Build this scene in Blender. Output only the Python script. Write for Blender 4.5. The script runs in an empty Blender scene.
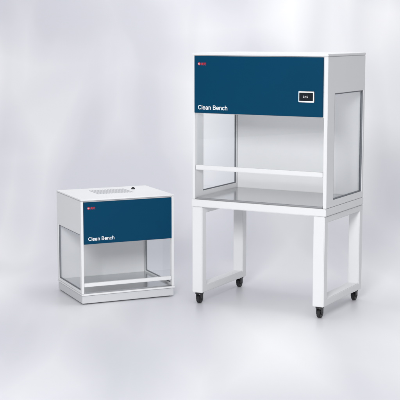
import bpy, bmesh, math
from mathutils import Vector, Matrix
scene=bpy.context.scene
COL=scene.collection
scene.view_settings.view_transform='Standard'
scene.view_settings.look='None'
scene.view_settings.exposure=0

def mat(name,col,rough=.4,metal=0,bump=0,scale=300,var=0.0,coat=0):
    m=bpy.data.materials.new(name); m.use_nodes=True
    n=m.node_tree.nodes; l=m.node_tree.links
    b=n['Principled BSDF']
    b.inputs['Roughness'].default_value=rough
    b.inputs['Metallic'].default_value=metal
    b.inputs['Coat Weight'].default_value=coat
    tc=n.new('ShaderNodeTexCoord')
    no=n.new('ShaderNodeTexNoise'); no.inputs['Scale'].default_value=3; no.inputs['Detail'].default_value=6
    l.new(tc.outputs['Object'],no.inputs['Vector'])
    r=n.new('ShaderNodeValToRGB')
    r.color_ramp.elements[0].position=.3; r.color_ramp.elements[1].position=.7
    r.color_ramp.elements[0].color=tuple(c*(1-var) for c in col)+(1,)
    r.color_ramp.elements[1].color=tuple(min(1,c*(1+var)) for c in col)+(1,)
    l.new(no.outputs['Fac'],r.inputs['Fac']); l.new(r.outputs['Color'],b.inputs['Base Color'])
    if bump:
        n2=n.new('ShaderNodeTexNoise'); n2.inputs['Scale'].default_value=scale; n2.inputs['Detail'].default_value=2
        l.new(tc.outputs['Object'],n2.inputs['Vector'])
        bp=n.new('ShaderNodeBump'); bp.inputs['Strength'].default_value=bump; bp.inputs['Distance'].default_value=.001
        l.new(n2.outputs['Fac'],bp.inputs['Height']); l.new(bp.outputs['Normal'],b.inputs['Normal'])
    return m
WHITE=mat('white_powder_coat',(.755,.76,.768),.36,0,.1,400,.01)
TRAY=mat('grey_tray_coat',(.60,.61,.63),.36,0,.1,400,.01)
GREY=mat('pale_grey_coat',(.42,.43,.45),.4,0,.1,400,.02)
INNER=mat('inner_liner',(.79,.79,.80),.3,0,.05,300,.01)
STEEL=mat('worktop_steel',(.50,.51,.525),.17,.8,.03,300,.03)
BLUE=mat('blue_enamel',(.0004,.047,.105),.45,0,.05,500,.03)
BLUE.node_tree.nodes['Principled BSDF'].inputs['Specular IOR Level'].default_value=.1
BLACK=mat('black_rubber',(.015,.015,.017),.45,0,0,1,.1)
RED=mat('red_ink',(.62,.02,.03),.5)
INK=mat('white_ink',(.88,.89,.9),.5)
FILL_GLOW=mat('fill_glow',(.88,.89,.9),.4)
_b=FILL_GLOW.node_tree.nodes['Principled BSDF']; _b.inputs['Emission Color'].default_value=(1,1,1,1); _b.inputs['Emission Strength'].default_value=5  # glow for the added tube that lifts the dark cabinet interior
GASKET=mat('grey_gasket',(.14,.15,.17),.5)
SCREEN=mat('screen_black',(.01,.014,.02),.15)
def glassmat():
    m=bpy.data.materials.new('clear_glass'); m.use_nodes=True
    n=m.node_tree.nodes; l=m.node_tree.links; n.clear()
    o=n.new('ShaderNodeOutputMaterial'); mx=n.new('ShaderNodeMixShader')
    t=n.new('ShaderNodeBsdfTransparent'); t.inputs['Color'].default_value=(.988,.993,.995,1)
    g=n.new('ShaderNodeBsdfGlossy'); g.inputs['Roughness'].default_value=.01; g.inputs['Color'].default_value=(.97,.98,1,1)
    lw=n.new('ShaderNodeLayerWeight'); lw.inputs['Blend'].default_value=.5
    p=n.new('ShaderNodeMath'); p.operation='POWER'; p.inputs[1].default_value=4
    a=n.new('ShaderNodeMath'); a.operation='MULTIPLY_ADD'; a.inputs[1].default_value=.5; a.inputs[2].default_value=.04
    l.new(lw.outputs['Facing'],p.inputs[0]); l.new(p.outputs[0],a.inputs[0])
    l.new(a.outputs[0],mx.inputs[0]); l.new(t.outputs[0],mx.inputs[1]); l.new(g.outputs[0],mx.inputs[2]); l.new(mx.outputs[0],o.inputs[0])
    return m
GLASS=glassmat()

def link(name,bm,m,parent=None,bevel=0,smooth=False):
    bmesh.ops.recalc_face_normals(bm,faces=bm.faces)
    if bevel:
        bmesh.ops.bevel(bm,geom=[e for e in bm.edges if e.calc_face_angle(0)>.5],offset=bevel,segments=2,affect='EDGES',clamp_overlap=True)
    me=bpy.data.meshes.new(name); bm.to_mesh(me); bm.free()
    me.materials.append(m)
    if smooth:
        for p in me.polygons: p.use_smooth=True
    o=bpy.data.objects.new(name,me); COL.objects.link(o)
    if parent: o.parent=parent
    return o
def addbox(bm,x0,x1,y0,y1,z0,z1):
    vs=[bm.verts.new((x,y,z)) for z in (z0,z1) for x,y in ((x0,y0),(x1,y0),(x1,y1),(x0,y1))]
    for f in ((3,2,1,0),(4,5,6,7),(0,1,5,4),(1,2,6,5),(2,3,7,6),(3,0,4,7)):
        bm.faces.new([vs[i] for i in f])
def box(name,b,m,parent=None,bevel=.002):
    bm=bmesh.new(); addbox(bm,*b); return link(name,bm,m,parent,bevel)
def addcyl(bm,c,axis,r,h,seg=24):
    M=Matrix.Translation(c)
    if axis=='X': M=M@Matrix.Rotation(math.pi/2,4,'Y')
    if axis=='Y': M=M@Matrix.Rotation(math.pi/2,4,'X')
    bmesh.ops.create_cone(bm,cap_ends=True,segments=seg,radius1=r,radius2=r,depth=h,matrix=M)
def ring_x(name,outer,inner,x0,x1,m,parent,bevel=.002):
    bm=bmesh.new(); n=len(outer); L=[]
    for x in (x0,x1):
        L.append(([bm.verts.new((x,y,z)) for y,z in outer],[bm.verts.new((x,y,z)) for y,z in inner]))
    for i in range(n):
        j=(i+1)%n
        for k in (0,1):
            o,q=L[k]; bm.faces.new((o[i],o[j],q[j],q[i]))
        bm.faces.new((L[0][0][i],L[0][0][j],L[1][0][j],L[1][0][i]))
        bm.faces.new((L[0][1][i],L[0][1][j],L[1][1][j],L[1][1][i]))
    return link(name,bm,m,parent,bevel)
def prism_x(name,pts,x0,x1,m,parent,bevel=0):
    bm=bmesh.new()
    a=[bm.verts.new((x0,y,z)) for y,z in pts]; b=[bm.verts.new((x1,y,z)) for y,z in pts]
    bm.faces.new(a); bm.faces.new(b[::-1]); n=len(pts)
    for i in range(n): bm.faces.new((a[i],a[(i+1)%n],b[(i+1)%n],b[i]))
    return link(name,bm,m,parent,bevel)
def text(name,s,size,x,y,z,m,parent,bold=.0):
    c=bpy.data.curves.new(name,'FONT'); c.body=s; c.size=size; c.extrude=.0006; c.offset=bold
    t=bpy.data.objects.new(name+'_tmp',c); COL.objects.link(t)
    dg=bpy.context.evaluated_depsgraph_get()
    me=bpy.data.meshes.new_from_object(t.evaluated_get(dg)); bpy.data.objects.remove(t)
    me.materials.clear(); me.materials.append(m)
    me.transform(Matrix.Translation((x,y,z))@Matrix.Rotation(math.pi/2,4,'X'))
    o=bpy.data.objects.new(name,me); COL.objects.link(o); o.parent=parent; return o
# plain grotesque letters drawn as strokes
def arc(cx,cz,rx,rz,a0,a1,n=18):
    return [(cx+rx*math.cos(math.radians(a0+(a1-a0)*i/n)),cz+rz*math.sin(math.radians(a0+(a1-a0)*i/n))) for i in range(n+1)]
GL={
 'C':(.66,[arc(.35,.36,.27,.31,35,325)]),
 'l':(.21,[[(.105,0),(.105,.74)]]),
 'e':(.54,[[(.05,.265),(.475,.265)],arc(.265,.26,.205,.22,0,325)]),
 'a':(.53,[[(.08,.38)]+arc(.24,.34,.155,.14,150,0)+[(.395,.30),(.395,0)],arc(.22,.15,.16,.11,0,360)]),
 'n':(.54,[[(.10,0),(.10,.53)],arc(.265,.32,.165,.165,180,0)+[(.43,0)]]),
 'B':(.65,[[(.11,0),(.11,.72)],[(.11,.665),(.35,.665)]+arc(.35,.525,.14,.14,90,-90)+[(.11,.385)],[(.11,.384),(.37,.384)]+arc(.37,.219,.16,.165,90,-90)+[(.11,.054)]]),
 'c':(.49,[arc(.265,.26,.205,.22,40,320)]),
 'h':(.54,[[(.10,0),(.10,.74)],arc(.265,.32,.165,.165,180,0)+[(.43,0)]]),
 ' ':(.26,[])}
def lettering(s,size,x,y,z,parent,w=.11):
    bm=bmesh.new(); cx=0; k=0
    for ch in s:
        adv,paths=GL[ch]
        for p in paths:
            k+=1; yo=-.0006-.00008*(k%4); P=[Vector((a+cx,b)) for a,b in p]; N=len(P); rows=[]
            for i in range(N):
                d=(P[min(i+1,N-1)]-P[max(i-1,0)]).normalized(); nn=Vector((-d.y,d.x))*w/2
                rows.append([bm.verts.new((x+(q.x)*size,y+yy,z+(q.y)*size)) for q,yy in ((P[i]+nn,yo),(P[i]-nn,yo),(P[i]-nn,0),(P[i]+nn,0))])
            for a,b in zip(rows,rows[1:]):
                for j in range(4): bm.faces.new((a[j],a[(j+1)%4],b[(j+1)%4],b[j]))
            bm.faces.new(rows[0]); bm.faces.new(rows[-1][::-1])
        cx+=adv
    return link('lettering',bm,INK,parent)
def emblem(parent,x,y,z,r):
    bm=bmesh.new(); addcyl(bm,(x,y,z),'Y',r,.0015,32)
    link('emblem',bm,RED,parent)
    text('emblem_letter','SG',r*1.25,x-r*.8,y-.0012,z-r*.42,INK,parent)
def top(name,label,cat,loc,rot):
    e=bpy.data.objects.new(name,None); e.empty_display_size=.1; COL.objects.link(e)
    e['label']=label; e['category']=cat; e.location=loc; e.rotation_euler[2]=math.radians(rot); return e

# ---------------- large bench ----------------
def big_bench():
    r=top('clean_bench','tall white clean bench with blue head panel on wheeled leg frames','clean bench',(.549,.145,0),-29)
    W=.504; F=-.33; B=.33
    z0,z1,zh,zt=.690,.742,1.34,1.75; zw=1.50
    box('head_housing',(-W+.003,W-.003,F+.012,B-.002,zw+.001,zt-.012),WHITE,r)
    box('head_lining',(-W+.02,W-.027,F+.012,F+.02,zh,zw),WHITE,r,.001)
    box('top_cover',(-W-.002,W+.002,F-.004,B+.002,zt-.012,zt+.004),WHITE,r,.003)
    fp=box('front_panel',(-W+.016,W-.034,F-.003,F+.011,zh+.004,zt-.017),BLUE,r,.002)
    yf=F-.0035
    emblem(fp,-W+.055,yf,zt-.070,.010)
    text('brand_lettering','尚光',.020,-W+.069,yf,zt-.078,RED,fp,.0003)
    lettering('Clean Bench',.042,-W+.045,yf,zh+.028,fp)
    cp=box('control_screen',(.298,.412,yf-.006,yf,zh+.098,zh+.172),INK,r,.003)
    box('display',(.306,.404,yf-.008,yf-.006,zh+.108,zh+.162),SCREEN,cp,.001)
    text('readout','0.45',.021,.333,yf-.0085,zh+.128,INK,cp)
    for s in (-1,1):
        x0,x1=(W-.025,W) if s>0 else (-W,-W+.018)
        a=[(F+.12,z1+.045),(B-.03,z1+.045),(B-.03,zw-.005),(F+.12,zw-.005)]
        b=[(F+.127,z1+.052),(B-.037,z1+.052),(B-.037,zw-.012),(F+.127,zw-.012)]
        o=ring_x('side_panel',[(F,z1),(B,z1),(B,zt-.014),(F,zt-.014)],a,x0,x1,WHITE,r)
        ring_x('gasket',a,b,x0+.006,x1-.003,GASKET,o,0)
        prism_x('side_glass',b,x0+.009,x0+.014,GLASS,o)
    box('back_wall',(-W+.022,W-.027,B-.02,B,z1,zw-.001),INNER,r)
    box('added_fill_tube',(-W+.1,W-.1,F+.05,F+.075,zw-.03,zw-.001),FILL_GLOW,r)  # added glowing tube, brightens the interior behind the glass
    box('base_tray',(-W-.003,W+.003,F-.012,B+.004,z0,z1-.002),WHITE,r,.004)
    box('worktop',(-W+.024,W-.03,F+.006,B-.022,z1-.001,z1+.012),STEEL,r,.003)
    box('sash_glass',(-W+.022,W-.03,F+.022,F+.027,.980,zh-.002),GLASS,r,0)
    box('sash_rail',(-W+.022,W-.03,F+.004,F+.032,.948,.980),WHITE,r,.003)
    for s in (-1,1):
        xa,xb=(.420,.500) if s>0 else (-.500,-.420)
        Y=.343
        ring_x('leg_frame',[(-Y,.08),(Y,.08),(Y,z0-.001),(-Y,z0-.001)],[(-Y+.06,.13),(Y-.06,.13),(Y-.06,z0-.045),(-Y+.06,z0-.045)],xa,xb,WHITE,r,.004)
        for y in (-Y+.035,Y-.035):
            xc=(xa+xb)/2
            c=bpy.data.objects.new('caster',None); COL.objects.link(c); c.parent=r
            bm=bmesh.new(); addcyl(bm,(xc,y,.029),'X',.029,.026,32); link('wheel',bm,BLACK,c,.003)
            bm=bmesh.new(); addbox(bm,xc-.019,xc-.015,y-.018,y+.018,.028,.066); addbox(bm,xc+.015,xc+.019,y-.018,y+.018,.028,.066)
            addbox(bm,xc-.022,xc+.022,y-.022,y+.022,.0665,.0795); addcyl(bm,(xc,y,.029),'X',.008,.042,16)
            link('fork',bm,BLACK,c)
big_bench()

def small_bench():
    W=.35;D=.28;H=.745
    r=top('tabletop_clean_bench','compact white clean bench with blue panel standing on the floor','clean bench',(-.62,.42,0),24)
    F=-D;B=D;zh=.425;zb=.078;zw=.50
    box('head_housing',(-W+.003,W-.003,F+.012,B-.002,zw+.001,H-.01),WHITE,r)
    box('head_lining',(-W+.02,W-.02,F+.012,F+.018,zh,zw),WHITE,r,.001)
    tc=box('top_cover',(-W-.002,W+.002,F-.003,B+.002,H-.010,H),WHITE,r,.003)
    bm=bmesh.new()
    for i in range(14): addbox(bm,-.14+i*.02,-.131+i*.02,-.05,.16,H,H+.0015)
    link('vent',bm,GREY,tc)
    bm=bmesh.new(); addcyl(bm,(.19,.12,H+.004),'Z',.014,.008); addcyl(bm,(.19,.12,H+.011),'Z',.008,.006)
    link('roof_fitting',bm,BLACK,tc,.001)
    fp=box('front_panel',(-W+.018,W-.02,F-.003,F+.011,zh+.004,H-.02),BLUE,r)
    yf=F-.0035
    emblem(fp,-W+.055,yf,H-.062,.009)
    text('brand_lettering','尚光',.018,-W+.068,yf,H-.069,RED,fp,.0003)
    lettering('Clean Bench',.0355,-W+.05,yf,zh+.028,fp)
    for s in (-1,1):
        x0,x1=(W-.018,W) if s>0 else (-W,-W+.018)
        pts=[(F,zb),(B,zb),(B,H-.012),(F,H-.012)]
        ip=[(F+.03,zb+.02),(B-.03,zb+.02),(B-.03,zw-.004),(F+.03,zw-.004)]
        ig=[(F+.035,zb+.025),(B-.035,zb+.025),(B-.035,zw-.009),(F+.035,zw-.009)]
        o=ring_x('side_panel',pts,ip,x0,x1,WHITE,r)
        ring_x('gasket',ip,ig,x0+.004,x1-.003,GASKET,o,0)
        prism_x('side_glass',ig,x0+.006,x0+.011,GLASS,o)
    box('back_wall',(-W+.02,W-.02,B-.015,B,zb,zw-.001),INNER,r)
    bt=box('base_tray',(-W+.003,W-.003,F+.002,B-.002,.008,zb-.013),TRAY,r,.003)
    box('front_lip',(-W-.002,W+.002,F-.008,B+.001,zb-.0125,zb-.001),WHITE,bt,.002)
    box('worktop',(-W+.02,W-.02,F+.004,B-.017,zb-.0005,zb+.008),STEEL,r)
    box('sash_glass',(-W+.02,W-.02,F+.02,F+.025,.15,zh-.002),GLASS,r,0)
    box('sash_rail',(-W+.02,W-.02,F+.003,F+.028,.125,.15),WHITE,r)
    for i,(x,y) in enumerate(((-1,-1),(1,-1),(1,1),(-1,1))):
        bm=bmesh.new(); addcyl(bm,(x*(W-.04),y*(D-.04),.004),'Z',.02,.008); link('foot',bm,BLACK,r)
small_bench()

# ---------------- setting ----------------
def bgmat():
    m=bpy.data.materials.new('studio_sheet'); m.use_nodes=True
    n=m.node_tree.nodes; l=m.node_tree.links; b=n['Principled BSDF']
    tc=n.new('ShaderNodeTexCoord')
    def mp_(rot,sc,off):
        mp=n.new('ShaderNodeMapping'); mp.inputs['Rotation'].default_value=(0,math.radians(rot),0); mp.inputs['Scale'].default_value=sc; mp.inputs['Location'].default_value=off
        l.new(tc.outputs['Object'],mp.inputs['Vector']); return mp.outputs['Vector']
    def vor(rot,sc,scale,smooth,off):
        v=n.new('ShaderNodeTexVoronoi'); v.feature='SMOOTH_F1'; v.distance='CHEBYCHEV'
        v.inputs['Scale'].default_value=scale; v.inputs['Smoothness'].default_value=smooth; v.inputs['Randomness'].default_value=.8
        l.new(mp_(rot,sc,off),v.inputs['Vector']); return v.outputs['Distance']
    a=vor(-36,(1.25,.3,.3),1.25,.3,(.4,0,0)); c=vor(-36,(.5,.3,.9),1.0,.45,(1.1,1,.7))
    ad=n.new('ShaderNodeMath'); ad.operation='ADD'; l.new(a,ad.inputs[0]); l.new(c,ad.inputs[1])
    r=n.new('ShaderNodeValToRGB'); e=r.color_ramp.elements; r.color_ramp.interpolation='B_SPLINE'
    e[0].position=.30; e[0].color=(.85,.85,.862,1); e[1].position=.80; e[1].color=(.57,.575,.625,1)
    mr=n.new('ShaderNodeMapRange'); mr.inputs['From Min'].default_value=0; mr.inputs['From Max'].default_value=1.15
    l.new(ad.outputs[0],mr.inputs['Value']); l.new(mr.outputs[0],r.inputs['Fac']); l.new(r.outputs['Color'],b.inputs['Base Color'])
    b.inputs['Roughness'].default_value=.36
    return m
BG=bgmat()
bm=bmesh.new()
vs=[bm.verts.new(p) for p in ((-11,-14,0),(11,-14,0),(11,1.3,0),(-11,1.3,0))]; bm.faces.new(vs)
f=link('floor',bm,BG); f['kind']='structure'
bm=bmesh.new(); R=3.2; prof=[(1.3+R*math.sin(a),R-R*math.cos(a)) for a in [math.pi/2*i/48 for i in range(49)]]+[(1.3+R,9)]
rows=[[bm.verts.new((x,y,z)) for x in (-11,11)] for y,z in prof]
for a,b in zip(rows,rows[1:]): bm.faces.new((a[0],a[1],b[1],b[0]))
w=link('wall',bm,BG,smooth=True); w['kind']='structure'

# ---------------- light ----------------
# studio surround: bright overhead and in front, darker flags out to both sides
wd=bpy.data.worlds.new('World'); scene.world=wd; wd.use_nodes=True
n=wd.node_tree.nodes; l=wd.node_tree.links; bgn=n['Background']
bgn.inputs[0].default_value=(.985,.99,1,1)
tc=n.new('ShaderNodeTexCoord'); sp=n.new('ShaderNodeSeparateXYZ'); l.new(tc.outputs['Generated'],sp.inputs[0])
ab=n.new('ShaderNodeMath'); ab.operation='ABSOLUTE'; l.new(sp.outputs['X'],ab.inputs[0])
mr=n.new('ShaderNodeMapRange'); mr.interpolation_type='SMOOTHSTEP'
mr.inputs['From Min'].default_value=.30; mr.inputs['From Max'].default_value=.80; mr.inputs['To Min'].default_value=.90; mr.inputs['To Max'].default_value=.18
l.new(ab.outputs[0],mr.inputs['Value']); l.new(mr.outputs[0],bgn.inputs[1])
def area(loc,tgt,size,e,col=(1,1,1)):
    l=bpy.data.lights.new('softbox','AREA'); l.size=size; l.energy=e; l.color=col
    o=bpy.data.objects.new('softbox',l); COL.objects.link(o); o.location=loc
    o.rotation_euler=(Vector(tgt)-Vector(loc)).to_track_quat('-Z','Y').to_euler(); 
area((-1.0,-6.8,3.4),(0,0,.8),1.6,310)
area((.5,.3,5.5),(0,2.8,0.5),2.4,105)

cam=bpy.data.cameras.new('camera'); co=bpy.data.objects.new('camera',cam); COL.objects.link(co)
co.location=(0,-8.2,1.9); co.rotation_euler=(math.radians(90-8),0,0)
cam.sensor_width=36; cam.lens=36*1200/400; cam.clip_end=100
scene.camera=co
